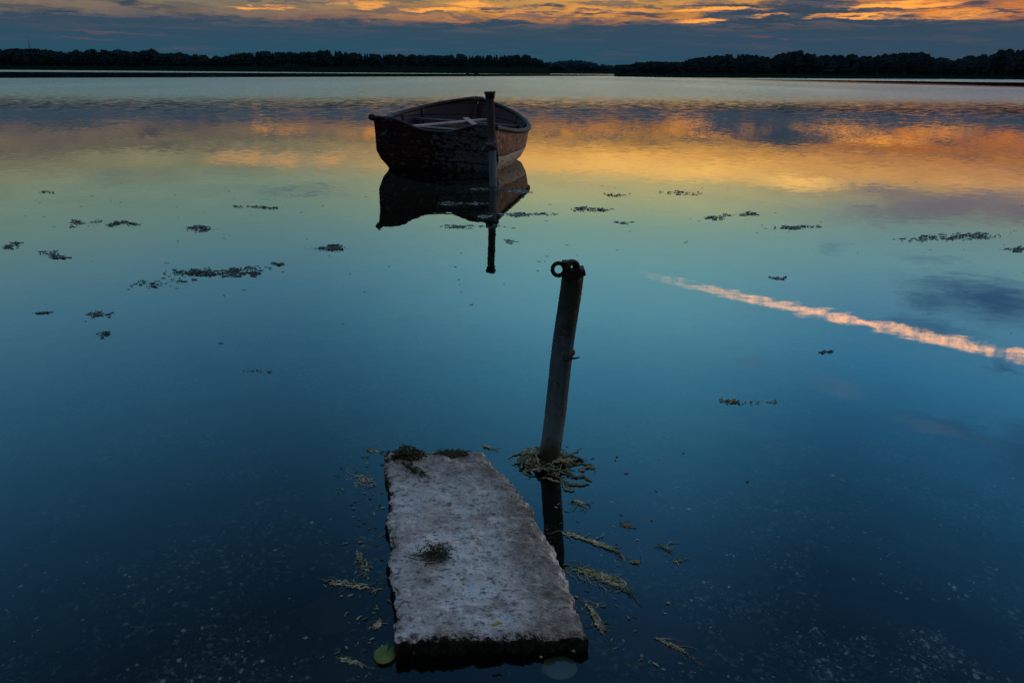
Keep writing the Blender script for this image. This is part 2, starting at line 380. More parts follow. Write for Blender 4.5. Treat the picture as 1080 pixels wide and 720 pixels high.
tag(mesh('lake_bed', vs, fs, M_bed, smooth=True), kind='structure')

# shells and pebbles on the bed
m, k, out = material('shell gravel')
g_ = k.node('ShaderNodeNewGeometry').outputs['Random Per Island']
principled(k, out, k.ramp(g_, [(0, (.03, .03, .026)), (.25, (.10, .085, .06)), (.5, (.09, .12, .11)), (.7, (.16, .19, .18)), (.82, (.34, .36, .31)), (1, (.85, .86, .78))]), .7)
M_shell = m
mb = MB()
def pebble(mb, p, r, flat):
    n = random.choice((4, 5, 6)); a0 = random.random()*6.28; sx = random.uniform(.3, 1)
    tl = Vector((random.uniform(-.5, .5), random.uniform(-.5, .5), 1)).normalized()
    vs = []
    ca, sa = math.cos(a0), math.sin(a0)
    for zz, s_ in ((0, 1.0), (.6, .75)):
        for i in range(n):
            th = 6.283*i/n; q = r*s_*random.uniform(.65, 1.3)
            x, y = q*math.cos(th), q*sx*math.sin(th)
            X, Y = x*ca-y*sa, x*sa+y*ca
            vs.append((p.x+X, p.y+Y, p.z+zz*r*flat-(tl.x*X+tl.y*Y)*.6))
    fs = [(i, (i+1) % n, n+(i+1) % n, n+i) for i in range(n)]+[tuple(range(n, 2*n))]
    mb.add(vs, fs)
def bed_at(px, py):
    p = at(px, py, -.2)
    for _ in range(4): p = at(px, py, bed_z(p.x, p.y))
    return p
def dens(px, py):
    v = 0
    v = max(v, .95*math.exp(-((px-960)/190)**2-((py-690)/70)**2))
    v = max(v, .42*math.exp(-((px-800)/150)**2-((py-625)/60)**2))
    v = max(v, .30*math.exp(-((px-270)/150)**2-((py-705)/45)**2))
    v = max(v, .12*math.exp(-((px-760)/260)**2-((py-540)/70)**2))
    v = max(v, .07*(1 if py > 590 else 0))
    v = max(v, .025 if py > 500 else 0)
    return v
cnt = 0
while cnt < 8500:
    px, py = random.uniform(-40, 1120), random.uniform(480, 760)
    cl = .45+1.1*noise.noise(Vector((px/48, py/26, 5)))+.4*noise.noise(Vector((px/14, py/9, 8)))
    if random.random() < dens(px, py)*max(.1, cl):
        p = bed_at(px, py); pebble(mb, p, random.choice((.0016, .002, .002, .0025, .0025, .003, .0035, .004, .0055, .007)), random.uniform(.3, .7)); cnt += 1
tag(mb.build('shell_gravel', M_shell), kind='stuff')

# submerged stones
M_stone = noisy('submerged stone', (.022, .020, .014), (.045, .036, .024), 9, .9, .004)
def stone(px, py, rx, ry, label):
    p = bed_at(px, py); vs = []; fs = []; n, mm = 14, 6; sd_ = random.random()*50
    for j in range(mm):
        ph = (j/(mm-1))*math.pi/2
        for i in range(n):
            th = 6.283*i/n; dd = Vector((math.cos(th)*math.cos(ph), math.sin(th)*math.cos(ph), math.sin(ph)))
            q = 1+.3*noise.noise(dd*1.6+Vector((sd_, 0, 0)))
            vs.append((dd.x*rx*q, dd.y*ry*q, dd.z*min(rx, ry)*.32*q-.005))
    for j in range(mm-1):
        for i in range(n): fs.append((j*n+i, j*n+(i+1) % n, (j+1)*n+(i+1) % n, (j+1)*n+i))
    o = mesh('submerged_stone', vs, fs, M_stone, smooth=True); o.location = p
    tag(o, label, 'stone', 'stones on the lake bed')
stone(318, 588, .045, .06, 'brownish sunken stone on the lake bed, farthest of those left of the slab')
stone(350, 648, .075, .085, 'broad brown sunken stone on the lake bed close to the slab\'s left edge')
stone(362, 705, .06, .045, 'reddish brown sunken stone beside the green lily leaf')
stone(690, 668, .10, .07, 'broad dim brown sunken stone beneath the thin floating weed string right of the slab')
stone(782, 668, .045, .05, 'small olive brown sunken stone among the shells in the right shallows')
stone(60, 672, .06, .05, 'dim brown sunken stone in the far left shallows')

# ------------------------------------------------------------------ stone slab
m, k, out = material('weathered concrete')
tc = k.node('ShaderNodeTexCoord').outputs['Object']
geo = k.node('ShaderNodeNewGeometry'); ups = k.sep(geo.outputs['True Normal'])[2]
n_big = k.noise(tc, 4.2, 5, .62); n_mid = k.noise(tc, 22, 6, .65); n_fine = k.noise(tc, 120, 4, .6)
ox, oy, oz = k.sep(tc)
c = k.mix(k.ss(n_big, .40, .58), (.185, .165, .15), (.44, .47, .52))
c = k.mix(k.ss(n_mid, .52, .66, 0, .65), c, (.62, .67, .74))
pale = k.m('MULTIPLY', k.ss(k.m('ADD', k.m('ABSOLUTE', k.m('ADD', k.m('ADD', ox, .035), k.m('MULTIPLY', oy, .12))), k.m('MULTIPLY', k.m('SUBTRACT', n_big, .5), .30)), .19, .07), k.ss(n_mid, .34, .54, .35, 1.0))
c = k.mix(k.m('MULTIPLY', pale, .42), c, (.56, .61, .68))
rightb = k.ss(k.m('ADD', k.m('ADD', ox, k.m('MULTIPLY', oy, .17)), k.m('MULTIPLY', k.m('SUBTRACT', n_big, .5), .22)), .085, .19)
c = k.mix(k.m('MULTIPLY', rightb, .85), c, k.mix(k.ss(n_mid, .35, .65), (.10, .085, .07), (.25, .225, .20)))
c = k.mix(k.ss(k.noise(tc, 9, 5, .65), .55, .68, 0, .6), c, k.mix(n_fine, (.10, .085, .065), (.20, .17, .13)))
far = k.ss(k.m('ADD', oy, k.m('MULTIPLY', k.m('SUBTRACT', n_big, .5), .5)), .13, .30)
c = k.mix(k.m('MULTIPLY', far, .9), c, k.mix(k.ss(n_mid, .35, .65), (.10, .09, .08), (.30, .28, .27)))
c = k.mix(k.ss(k.noise(k.vm('MULTIPLY', tc, (1, 2.0, 1)), 46, 6, .75), .53, .60, 0, .8), c, (.085, .075, .065))
c = k.mix(k.ss(n_fine, .56, .66, 0, .65), c, (.06, .055, .05))
c = k.mix(k.ss(k.noise(k.vm('MULTIPLY', tc, (1, 1.7, 1)), 90, 5, .7), .54, .62, 0, .32), c, (.58, .60, .63))
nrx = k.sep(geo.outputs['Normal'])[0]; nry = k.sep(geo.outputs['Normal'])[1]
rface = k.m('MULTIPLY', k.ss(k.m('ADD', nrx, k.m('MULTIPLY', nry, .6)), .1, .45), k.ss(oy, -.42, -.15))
c = k.mix(k.m('MULTIPLY', rface, k.ss(ups, .95, .75)), c, k.mix(k.ss(n_mid, .4, .55), (.16, .14, .12), (.66, .64, .60)))  # crumbled right edge, its sunlit brightness put into the colour
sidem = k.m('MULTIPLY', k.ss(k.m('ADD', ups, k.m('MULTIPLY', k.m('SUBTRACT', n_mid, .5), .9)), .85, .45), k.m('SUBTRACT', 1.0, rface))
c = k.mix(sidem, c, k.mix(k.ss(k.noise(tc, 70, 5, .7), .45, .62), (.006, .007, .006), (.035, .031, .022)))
hgt = k.m('ADD', k.m('MULTIPLY', n_mid, 1.0), k.m('MULTIPLY', n_fine, .6))
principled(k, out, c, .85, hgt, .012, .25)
M_slab = m
m, k, out = material('crumbled slab edge')
M_edge = m
tc = k.node('ShaderNodeTexCoord').outputs['Object']
n = k.noise(tc, 45, 5, .65)
principled(k, out, k.mix(k.ss(n, .4, .6), (.12, .11, .10), (.50, .49, .46)), .9, n, .01)

TL, TR, BL, BR = at(406, 475, .022), at(510, 474, .022), at(416, 672, .052), at(622, 669, .040)
cs = (TL+TR+BL+BR)/4; cs.z = 0
nu, nv = 130, 200
def slab_pt(u, v):
    a = TL.lerp(TR, u); b = BL.lerp(BR, u); p = a.lerp(b, v)
    jx = .010*noise.noise(Vector((v*14, u*3, 1)))+.006*noise.noise(Vector((v*45, u*5, 7)))
    ex = min(u, 1-u)*8; ey = min(v, 1-v)*8
    p.x += u*u*(.040*math.sin(math.pi*min(1, v*1.05))**1.0)
    p.x += (.012*noise.noise(Vector((v*5, u*2, 4))))*max(0, 1-ex)
    p = p+Vector((jx*max(0, 1-ex), (.008*noise.noise(Vector((u*12, 5, v*3)))+.006*noise.noise(Vector((u*40, 9, v)))) * max(0, 1-ey), 0))
    z = .006*noise.noise(p*9)+.005*noise.noise(p*26)+.004*noise.noise(p*62)-.006*max(0, noise.noise(p*38+Vector((5, 0, 0)))-.25)
    e = min(min(u, 1-u)*.36, min(v, 1-v)*.9)
    rim = max(0, 1-e/.028)
    z -= rim*rim*(.006+.016*abs(noise.noise(p*47))+.010*abs(noise.noise(p*110)))
    p.z += z
    return p
vs = []; fs = []
for j in range(nv+1):
    for i in range(nu+1): vs.append(slab_pt(i/nu, j/nv)-cs)
for j in range(nv):
    for i in range(nu): q = j*(nu+1)+i; fs.append((q, q+nu+1, q+nu+2, q+1))
ring = [i for i in range(nu+1)]+[j*(nu+1)+nu for j in range(1, nv+1)]+[nv*(nu+1)+i for i in range(nu-1, -1, -1)]+[j*(nu+1) for j in range(nv-1, 0, -1)]
prev = ring; rows = 14; ctr = Vector((0, 0, 0))
for r_ in range(1, rows+1):
    cur = []
    for q in ring:
        p = vs[q].copy(); t = r_/rows; zb = -.17; z0 = p.z
        p.z = z0+(zb-z0)*t
        o_ = Vector((p.x, p.y, 0)).normalized()
        p += o_*(.006*noise.noise(Vector((p.x*22, p.y*22, p.z*40)))+.008*noise.noise(Vector((p.x*75, p.y*75, p.z*90)))+.005*noise.noise(Vector((p.x*160, p.y*160, p.z*160)))-.012*t)
        vs.append(p); cur.append(len(vs)-1)
    L_ = len(ring)
    for i in range(L_): fs.append((prev[i], prev[(i+1) % L_], cur[(i+1) % L_], cur[i]))
    prev = cur
fs.append(tuple(prev))
sl = mesh('stone_slab', vs, fs, M_slab, smooth=True); sl.location = cs
tag(sl, 'long rough grey concrete slab lying half sunk in the shallow water', 'slab')

# ------------------------------------------------------------------ weeds
M_weed = noisy('weed olive', (.11, .115, .075), (.29, .29, .215), 30, .7, .002, island=True)
M_weedd = noisy('weed dark', (.018, .020, .014), (.05, .05, .035), 30, .65, .002, island=True)
M_moss = noisy('moss', (.012, .016, .010), (.03, .035, .016), 60, .9, .004, (.075, .072, .025))
M_weedf = noisy('floating leaf', (.016, .022, .018), (.05, .056, .042), 14, .45, .001, spec=.5, island=True)
def strand(mb, p, ang, L, r, wig=.6, seg=7, flat=.55, zl=.004):
    pts = []; a = ang; q = Vector((p.x, p.y, zl))
    for i in range(seg):
        pts.append(q.copy()); a += random.uniform(-wig, wig)*.6
        q = q+Vector((math.cos(a), math.sin(a), 0))*(L/seg); q.z = zl+random.uniform(-.001, .006)*min(1, r/.005)
    rad = [r*(.35+math.sin(math.pi*(i+.5)/seg))*random.uniform(.7, 1.3)*.75 for i in range(seg)]
    mb.tube(pts, rad, 5, flat, jit=.35)
def blade(mb, p, ang, L, wd, lift=.004, curl=.01, thick=.0015):
    # one floating leaf: a lens-shaped blade with a curled edge and a thickness
    n = 5; top = []; c_, s_ = math.cos(ang), math.sin(ang)
    for i in range(n):
        t = i/(n-1); ww = wd*math.sin(math.pi*(.08+.84*t)); z = lift+curl*(t-.4)**2*2
        for sgn in (-1, 1):
            x, y = (t-.5)*L, sgn*ww/2
            top.append(Vector((p.x+x*c_-y*s_, p.y+x*s_+y*c_, z+(curl*.3 if sgn > 0 else 0))))
    vs = top+[v-Vector((0, 0, thick)) for v in top]; N_ = 2*n; fs = []
    for i in range(n-1):
        a = 2*i; fs += [(a, a+2, a+3, a+1), (N_+a+1, N_+a+3, N_+a+2, N_+a), (a, N_+a, N_+a+2, a+2), (a+1, a+3, N_+a+3, N_+a+1)]
    fs += [(0, 1, N_+1, N_), (2*n-2, N_+2*n-2, N_+2*n-1, 2*n-1)]
    mb.add(vs, fs)
def place(mb, name, p, mat, label, cat, group=None, smooth=True):
    for v in mb.v: v -= p
    o = mb.build(name, mat, smooth=smooth); o.location = p
    return tag(o, label, cat, group)
def rope(mb, pts, r, zl=.003, n=26, wob=.012, rough=.5):
    # one matted, lumpy rope of algae through the points
    sd_ = random.random()*90; P_ = []; rad = []
    for i in range(n):
        t = i/(n-1)*(len(pts)-1); a = min(int(t), len(pts)-2); p = Vector(pts[a]).lerp(Vector(pts[a+1]), t-a)
        q = Vector((i*.45, sd_, 0))
        p = p+Vector((noise.noise(q), noise.noise(q+Vector((0, 7, 0))), 0))*wob; p.z = zl+.5*r*max(0, noise.noise(q*2+Vector((0, 0, 9))))
        P_.append(p); rad.append(r*max(.12, (.35+.65*math.sin(math.pi*(.04+.92*i/(n-1))))*(1+rough*1.6*noise.noise(q*1.7+Vector((3, 0, 3))))))
    mb.tube(P_, rad, 9, .6, jit=.38)
def path_weed(name, pts, label, n, r, wid, mat=M_weed, group=None, cat='water weed', Lr=(.03, .08)):
    mb = MB(); W = [at(*p) for p in pts]
    rr = r*.72
    for q in range(max(3, int(n/9))):
        off_ = Vector((random.gauss(0, wid*.55), random.gauss(0, wid*.55), 0)); a_ = random.uniform(0, .35); b_ = random.uniform(.7, 1.0)
        tt_ = [a_+(b_-a_)*i/5*1.0 for i in range(6)]; pts_ = []
        for t in tt_:
            u = t*(len(W)-1); i = min(int(u), len(W)-2); pts_.append(W[i].lerp(W[i+1], u-i)+off_)
        rope(mb, pts_, rr*random.uniform(.5, 1.25), random.uniform(-.0015, .003), 30, wid*1.5, .8)
    for _ in range(int(n*.9)):
        t = random.random()*(len(W)-1); i = min(int(t), len(W)-2); p = W[i].lerp(W[i+1], t-i)
        dv = W[i+1]-W[i]; a = math.atan2(dv.y, dv.x)+random.gauss(0, .6)
        p = p+Vector((max(-1.6*wid, min(1.6*wid, random.gauss(0, wid))), max(-1.6*wid, min(1.6*wid, random.gauss(0, wid))), 0))
        strand(mb, p, a, random.uniform(*Lr)*random.uniform(.3, .9), r*random.uniform(.10, .30), wig=1.2, zl=random.uniform(.0005, .004))
    return place(mb, name, W[0], mat, label, cat, group)
G1 = 'weed washed round the slab and post'
# heap around the post foot
mb = MB(); pb = at(578, 487)
for i in range(62):
    a = random.uniform(0, 6.28); rr = min(.085, abs(random.gauss(0, .032)))+.034
    p = pb+Vector((math.cos(a)*rr*1.1, math.sin(a)*rr*.9-.006, 0)); b = a+1.57+random.gauss(0, .7); L = random.uniform(.015, .045)
    d_ = Vector((math.cos(b), math.sin(b), 0))*L
    rope(mb, [p-d_, p, p+d_+Vector((random.gauss(0, .01), random.gauss(0, .01), 0))], random.uniform(.0018, .0052), max(0, .026-.36*(rr-.034))*random.uniform(.1, 1), 16, .016, .7)
for i in range(120):
    a = random.uniform(0, 6.28); rr = min(.09, abs(random.gauss(0, .04)))+.03
    p = pb+Vector((math.cos(a)*rr*1.1, math.sin(a)*rr*.9-.006, 0))
    strand(mb, p, a+random.gauss(1.57, .8), random.uniform(.015, .04), random.uniform(.0006, .0016), wig=1.0, zl=max(.001, .026-.30*(rr-.03))*random.uniform(.2, 1))
for pts_ in ([(590, 487), (600, 491), (612, 489), (626, 491)], [(592, 496), (606, 503), (616, 503), (622, 507)], [(588, 503), (600, 511), (612, 512), (622, 510)], [(592, 508), (597, 517), (604, 518)], [(600, 487), (604, 485), (611, 484)], [(560, 490), (556, 494), (553, 497), (560, 503)], [(556, 484), (566, 480), (574, 482)], [(612, 497), (619, 493), (628, 493)]):
    rope(mb, [at(*q) for q in pts_], random.uniform(.0035, .0055), .002, 22, .008)
    rope(mb, [at(*q) for q in pts_], random.uniform(.002, .004), .001, 22, .014)
place(mb, 'weed_heap', pb, M_weed, 'heaped brown and olive water weed ringed around the foot of the leaning post', 'water weed', G1)
path_weed('weed_string', [(590, 560), (612, 568), (640, 577), (662, 587)], 'pale weed string trailing right from the post\'s reflection, upper one beside the slab', 46, .0042, .006, group=G1)
path_weed('weed_string', [(598, 598), (620, 604), (642, 612), (662, 625)], 'thickest olive weed string, just right of the slab\'s right edge', 80, .005, .010, group=G1)
path_weed('weed_string', [(612, 630), (623, 640), (628, 656), (634, 664)], 'short upright weed tuft against the slab\'s near right corner', 30, .0042, .006, group=G1)
path_weed('weed_string', [(690, 672), (708, 680), (728, 692)], 'thin isolated weed string floating alone at the bottom, right of the slab', 16, .003, .003, group=G1)
path_weed('weed_tuft', [(655, 552), (664, 556)], 'small rusty brown weed tuft standing up from the water right of the post', 16, .0045, .006, noisy('weed rust', (.10, .05, .03), (.20, .12, .08), 30, .8), group=G1, Lr=(.02, .04))
path_weed('weed_tuft', [(692, 578), (708, 575)], 'flat pale weed tuft farthest right of the post foot', 12, .0045, .003, group=G1)
path_weed('weed_tuft', [(710, 592), (720, 592)], 'tiny pale weed tuft just in front of the farthest right tuft', 7, .004, .003, group=G1)
path_weed('weed_tuft', [(664, 594), (674, 593)], 'tiny olive weed tuft right of the two weed strings', 7, .004, .003, group=G1)
path_weed('weed_tuft', [(606, 528), (616, 532)], 'small round weed tuft between post foot and weed strings', 10, .005, .004, group=G1)
path_weed('weed_tuft', [(508, 470), (520, 474)], 'pale weed tuft just behind the slab\'s far right corner', 9, .0045, .003, group=G1)
path_weed('weed_tuft', [(384, 474), (400, 476)], 'weed tuft floating off the slab\'s far left corner', 12, .004, .004, group=G1)
path_weed('weed_tuft', [(364, 495), (392, 516)], 'loose pale weed scraps left of the slab\'s far end', 22, .004, .020, group=G1, Lr=(.015, .04))
path_weed('weed_tuft', [(338, 613), (402, 620)], 'wide low band of weed scraps left of the slab\'s middle', 26, .0035, .008, group=G1, Lr=(.015, .05))
path_weed('weed_tuft', [(376, 575), (388, 607)], 'upright smear of weed scraps just left of the slab\'s middle', 20, .0035, .010, group=G1, Lr=(.015, .04))
path_weed('weed_tuft', [(402, 654), (392, 663)], 'weed scraps left of the slab\'s near end', 12, .0035, .008, group=G1, Lr=(.015, .04))
path_weed('weed_tuft', [(352, 692), (392, 702)], 'weed scraps beside the green lily leaf', 14, .004, .006, group=G1, Lr=(.015, .04))
# moss on the slab
mb = MB(); c0 = at(428, 482, .03)
for i in range(420):
    gx = random.gauss(0, 1); p = at(429+gx*9, 479+random.gauss(0, 2.6), .028); strand(mb, p, random.uniform(0, 6.28), random.uniform(.010, .024), random.uniform(.0015, .0034), zl=.020+max(0, random.gauss(.010, .008))*math.exp(-gx*gx*.5))
for i in range(40):
    t = random.random(); p = at(424+24*t+random.gauss(0, 2), 487+16*t+random.gauss(0, 2), .03); strand(mb, p, -.9+random.gauss(0, .5), .018, .002, zl=.030+.012*random.random())
for i in range(26):
    gx = max(-1.5, min(1.5, random.gauss(0, .8))); p = at(429+gx*10, 479+random.gauss(0, 2.2), .028); b = random.uniform(0, 6.28); d_ = Vector((math.cos(b), math.sin(b), 0))*.014
    rope(mb, [p-d_, p, p+d_], random.uniform(.003, .006), .020+.022*random.random()*math.exp(-gx*gx*.5), 12, .012)
for q_ in range(4):
    rope(mb, [at(424, 486, .03), at(432, 491, .03), at(436, 496, .03), at(446, 502+q_, .03)], .0035, .026, 20, .012)
place(mb, 'moss_clump', c0, M_moss, 'dark green wet weed clump draped over the slab\'s far left corner', 'moss')
mb = MB(); c0 = at(472, 477.5, .025)
for i in range(70):
    p = at(472+random.gauss(0, 9), 477.5+random.gauss(0, 1.3), .025); strand(mb, p, random.gauss(0, .4), .03, .003, zl=.024)
place(mb, 'moss_clump', c0, M_moss, 'flat dark strip of weed along the slab\'s far edge, right of the draped clump', 'moss')
mb = MB(); c0 = at(461, 584, .052)
for i in range(260):
    p = at(461+random.gauss(0, 7), 584+random.gauss(0, 5), .05); strand(mb, p, random.uniform(0, 6.28), random.uniform(.006, .018), random.uniform(.0008, .0018), zl=.045+max(0, random.gauss(.009, .006)))
for i in range(10):
    p = at(435+random.gauss(0, 8), 586+random.gauss(0, 1), .05); strand(mb, p, random.gauss(0, .15), .05, .0012, zl=.052)
place(mb, 'moss_clump', c0, M_moss, 'small round olive moss tuft in the middle of the slab', 'moss')
M_yel = noisy('yellow leaf', (.30, .26, .03), (.36, .30, .05), 40, .6)
mb = MB(); p = at(523, 656, .072); blade(mb, p, .4, .018, .007, .068, .004); blade(mb, p+Vector((.008, .002, 0)), -.5, .012, .005, .069, .004)
place(mb, 'fallen_leaf', p, M_yel, 'tiny yellow leaf lying on the slab near its front edge', 'leaf')
# lily leaves
def disc(name, px, py, rx, ry, z, mat, label, cat, notch=True):
    p = at(px, py, z); mb = MB(); n = 36; top = []
    for rr in (.0, .5, 1.0):
        for i in range(n):
            th = 6.283*i/n; q = rr*(1+.06*noise.noise(Vector((math.cos(th)*2, math.sin(th)*2, px))))
            if notch and abs(((th-1.2+3.14) % 6.283)-3.14) < .14: q *= .35
            top.append(Vector((math.cos(th)*rx*q, math.sin(th)*ry*q, .001+.003*rr*rr)))
    vs = top+[v-Vector((0, 0, .0015)) for v in top]; N_ = len(top); fs = []
    for j in range(2):
        for i in range(n):
            a, b, c_, e_ = j*n+i, j*n+(i+1) % n, (j+1)*n+(i+1) % n, (j+1)*n+i
            fs += [(a, e_, c_, b), (N_+a, N_+b, N_+c_, N_+e_)]
    for i in range(n): a, b = 2*n+i, 2*n+(i+1) % n; fs.append((a, N_+a, N_+b, b))
    o = mesh(name, vs, fs, mat, smooth=True); o.location = p; return tag(o, label, cat)
disc('lily_leaf', 406, 691, .022, .024, .002, noisy('lily leaf', (.07, .12, .025), (.10, .15, .04), 25, .5, .001), 'small round green leaf floating at the slab\'s near left corner', 'leaf')
disc('drowned_leaf', 590, 705, .036, .030, -.02, noisy('drowned leaf', (.14, .19, .16), (.20, .25, .20), 25, .6, .001), 'pale oval leaf lying under water in front of the slab', 'leaf', False)

# floating patches further out, each with its own label
G2 = 'patches of floating weed out on the lake'
def floats(px, py, hw, hh, n, label, lf=(.05, .13), mat=M_weedf, seed=None, bright=False, lift=.012):
    mb = MB(); c0 = at(px, py); dep = c0.y
    subs = [(random.uniform(-.85, .85), random.uniform(-.8, .8), random.uniform(.08, .32)) for q in range(3+int(hw/7))]
    for _ in range(int(n*3.4)):
        sx_, sy_, sr_ = random.choice(subs)
        x = px+max(-1.1, min(1.1, sx_+random.gauss(0, sr_)))*hw; y = py+max(-1.2, min(1.2, sy_+random.gauss(0, .28)))*hh
        p = at(x, y); s_ = dep/7
        L = random.uniform(*lf)*(.5+.5*s_)*random.choice((.14, .2, .26, .34, .5))
        blade(mb, p, random.gauss(0, .5), L, L*random.uniform(.18, .6), random.uniform(.0005, lift*.45)*(.4+.6*s_), random.uniform(0, .012)*(.4+.6*s_), .002)
    for _ in range(2):
        sp = [at(px+hw*t, py+random.uniform(-.6, .6)*hh) for t in (-.9, -.6, -.3, 0, .3, .6, .9)]
        mb.tube([v+Vector((0, 0, -.002)) for v in sp], .003, 5, .8)
    return place(mb, 'floating_weed', c0, mat, label, 'water weed', G2, smooth=False)
for a in [
    (48, 203, 10, 1, 4, 'small lone weed patch at the far left, the most distant on that side'),
    (92, 236, 24, 4, 16, 'loose grey weed patch on the left, beside a thicker one to its right'),
    (129, 236, 15, 2.5, 18, 'compact dark weed patch on the left, thicker than its left neighbour'),
    (212, 242, 22, 5, 18, 'weed patch left of the boat, between the compact left patch and the boat reflection'),
    (277, 219, 26, 1.5, 14, 'thin dark weed line left of the boat, lying highest of those on the left'),
    (344, 261, 26, 3, 34, 'dark solid weed streak just left of and below the boat\'s reflection'),
    (55, 269, 18, 4, 16, 'weed patch near the left edge below the two paired patches'),
    (6, 259, 16, 4, 12, 'weed patch cut by the left edge of the view'),
    (228, 286, 52, 5, 95, 'largest dark weed raft on the left half of the lake'),
    (172, 298, 30, 5, 12, 'thin scraps trailing left of the largest left weed raft'),
    (290, 279, 8, 1.5, 8, 'small weed bit at the right end of the largest left raft'),
    (44, 330, 12, 1, 5, 'single thin dark weed sliver at the left, below the rafts'),
    (105, 333, 14, 4, 9, 'weed scraps left of centre below the largest left raft'),
    (108, 354, 10, 4, 8, 'nearest little group of weed specks on the left'),
    (624, 220, 24, 3, 26, 'dark weed patch right of the boat, closest to it'),
    (650, 206, 14, 2.5, 8, 'small weed bits just behind the patch closest to the boat\'s right side'),
    (718, 204, 20, 3.2, 12, 'scattered weed bits right of centre, most distant on that side'),
    (754, 230, 14, 2, 12, 'small dark weed patch right of centre, left member of a pair'),
    (782, 226, 20, 2, 16, 'dark weed patch right of centre, right member of a pair'),
    (836, 240, 26, 2, 20, 'thin weed streak right of the paired patches'),
    (657, 235, 10, 1, 6, 'tiny weed sliver between the boat and the leaning post\'s ring'),
    (1000, 250, 52, 4, 50, 'longest dark weed raft, on the right side of the lake'),
    (1068, 263, 16, 2, 14, 'weed patch at the right edge beside the longest raft'),
    (818, 294, 10, 1.5, 5, 'two weed slivers just above the bright jet trail reflection'),
    (871, 371, 8, 1, 3, 'single dark weed sliver below the bright jet trail reflection'),
    (566, 226, 20, 1.2, 8, 'thin weed line beside the boat\'s right reflection'),
]:
    floats(*a)
M_wetleaf = noisy('wet leaf', (.05, .06, .055), (.10, .115, .11), 14, .28, .001, spec=.8, island=True)
for a in [
    (525, 201, 32, 2.5, 34, 'weed raft washed against the foot of the mooring post'),
    (486, 215, 28, 1.6, 22, 'pale glossy weed line lying across the dark boat reflection'),
    (535, 227, 34, 3, 44, 'bright glossy weed raft at the lower end of the boat\'s reflection'),
    (505, 239, 36, 2, 18, 'thin weed twigs across the reflection of the mooring post'),
    (540, 255, 10, 2, 8, 'little weed twigs beside the tip of the mooring post\'s reflection'),
]:
    floats(*a, mat=M_wetleaf, lift=.004)
floats(793, 423, 32, 3, 14, 'pale weed flecks in a row right of the leaning post', lf=(.03, .06), mat=M_weed)
floats(272, 391, 14, 1.5, 4, 'pale forked twig floating left of the leaning post', lf=(.03, .05), mat=M_weed)
# loose flecks everywhere: uncountable
mb = MB()
for i in range(230):
    px, py = random.uniform(-20, 1100), 190+abs(random.gauss(0, 1))*75
    if 395 < px < 560 and py < 250: continue
    if random.random() > .55+.9*noise.noise(Vector((px/90, py/40, 2))): continue
    p = at(px, py); s_ = p.y/7
    blade(mb, p, random.gauss(0, .6), random.uniform(.012, .04)*(.3+.7*s_), random.uniform(.004, .009)*(.3+.7*s_), .002, .003*s_, .001)
tag(mb.build('weed_flecks', M_weedf), kind='stuff')
mb = MB()
for i in range(150):
    px = random.choice((random.gauss(385, 22), random.gauss(640, 50))); py = random.uniform(475, 700)
    p = at(px, py); strand(mb, p, random.gauss(0, .6), random.uniform(.008, .02), random.uniform(.0012, .0025), seg=4, zl=.001)
tag(mb.build('weed_scraps', M_weed), kind='stuff')

# ------------------------------------------------------------------ leaning post
m, k, out = material('weathered post')
tc = k.node('ShaderNodeTexCoord').outputs['Object']; oz = k.sep(tc)[2]
g1 = k.noise(k.vm('MULTIPLY', tc, (1, 1, .06)), 60, 6, .75); g2 = k.noise(tc, 14, 5, .6)
hz = k.m('ADD', oz, k.m('MULTIPLY', k.m('SUBTRACT', g2, .5), .16))
c = k.mix(k.ss(g1, .3, .7), (.042, .080, .100), (.080, .130, .155))
c = k.mix(k.m('MULTIPLY', k.ss(hz, .30, .05), .7), c, k.mix(g1, (.095, .140, .165), (.19, .24, .27)))
c = k.mix(k.ss(hz, .36, .50), c, k.mix(g1, (.014, .024, .018), (.035, .05, .036)))
c = k.mix(k.ss(k.noise(k.vm('MULTIPLY', tc, (1, 1, .5)), 26, 5, .7), .54, .64, 0, .75), c, (.02, .024, .024))
c = k.mix(k.ss(k.noise(tc, 55, 4, .6), .62, .70, 0, .6), c, (.17, .19, .18))
c = k.mix(k.ss(hz, .09, .04), c, (.05, .055, .035))
c = k.mix(k.ss(hz, .05, .01), c, (.012, .012, .009))
principled(k, out, c, .75, k.m('ADD', g1, g2), .010)
M_post = m
m, k, out = material('rusty iron')
tc = k.node('ShaderNodeTexCoord').outputs['Object']; n = k.noise(tc, 60, 6, .65)
principled(k, out, k.mix(k.ss(n, .4, .65), (.010, .009, .011), (.030, .019, .016)), .75, n, .004, metal=.3)
M_iron = m
pb = at(578.5, 487); ptop = at_y(604.5, 287, pb.y+.015)
axis = (ptop-pb).normalized(); hgt = (ptop-pb).length
dep = (pb-CAM).dot(f0); pr = 11.6/FPX*dep
root = empty('leaning_post', pb); tag(root, 'weathered grey round post leaning right, iron ring bolted to its top', 'post')
mb = MB(); pts = []; rd = []
for i in range(40):
    t = i/39; z = -.35+(hgt+.35)*t
    wv = Vector((.004*noise.noise(Vector((z*4, 0, 0))), .004*noise.noise(Vector((z*4, 5, 0))), 0))
    pts.append(axis*z+wv); rd.append(pr*(1+.03*noise.noise(Vector((z*7, 9, 0))))*(.90+.08*(1-t)))
mb.tube(pts, rd, 28, jit=.012)
mb.build('shaft', M_post, root, smooth=True)
def off(px, py, fwd=0.0): return at_y(px, py, pb.y+.0+fwd)-pb
ppx = dep/FPX*.93
q = off(589, 284, .0); ay = Vector((.15, -1, .25))
mb = MB(); mb.torus(q, ay, 6.2*ppx, 2.1*ppx); rg = mb.build('iron_ring', M_iron, root, True)
mb = MB(); q2 = off(603, 281.5, -.0)
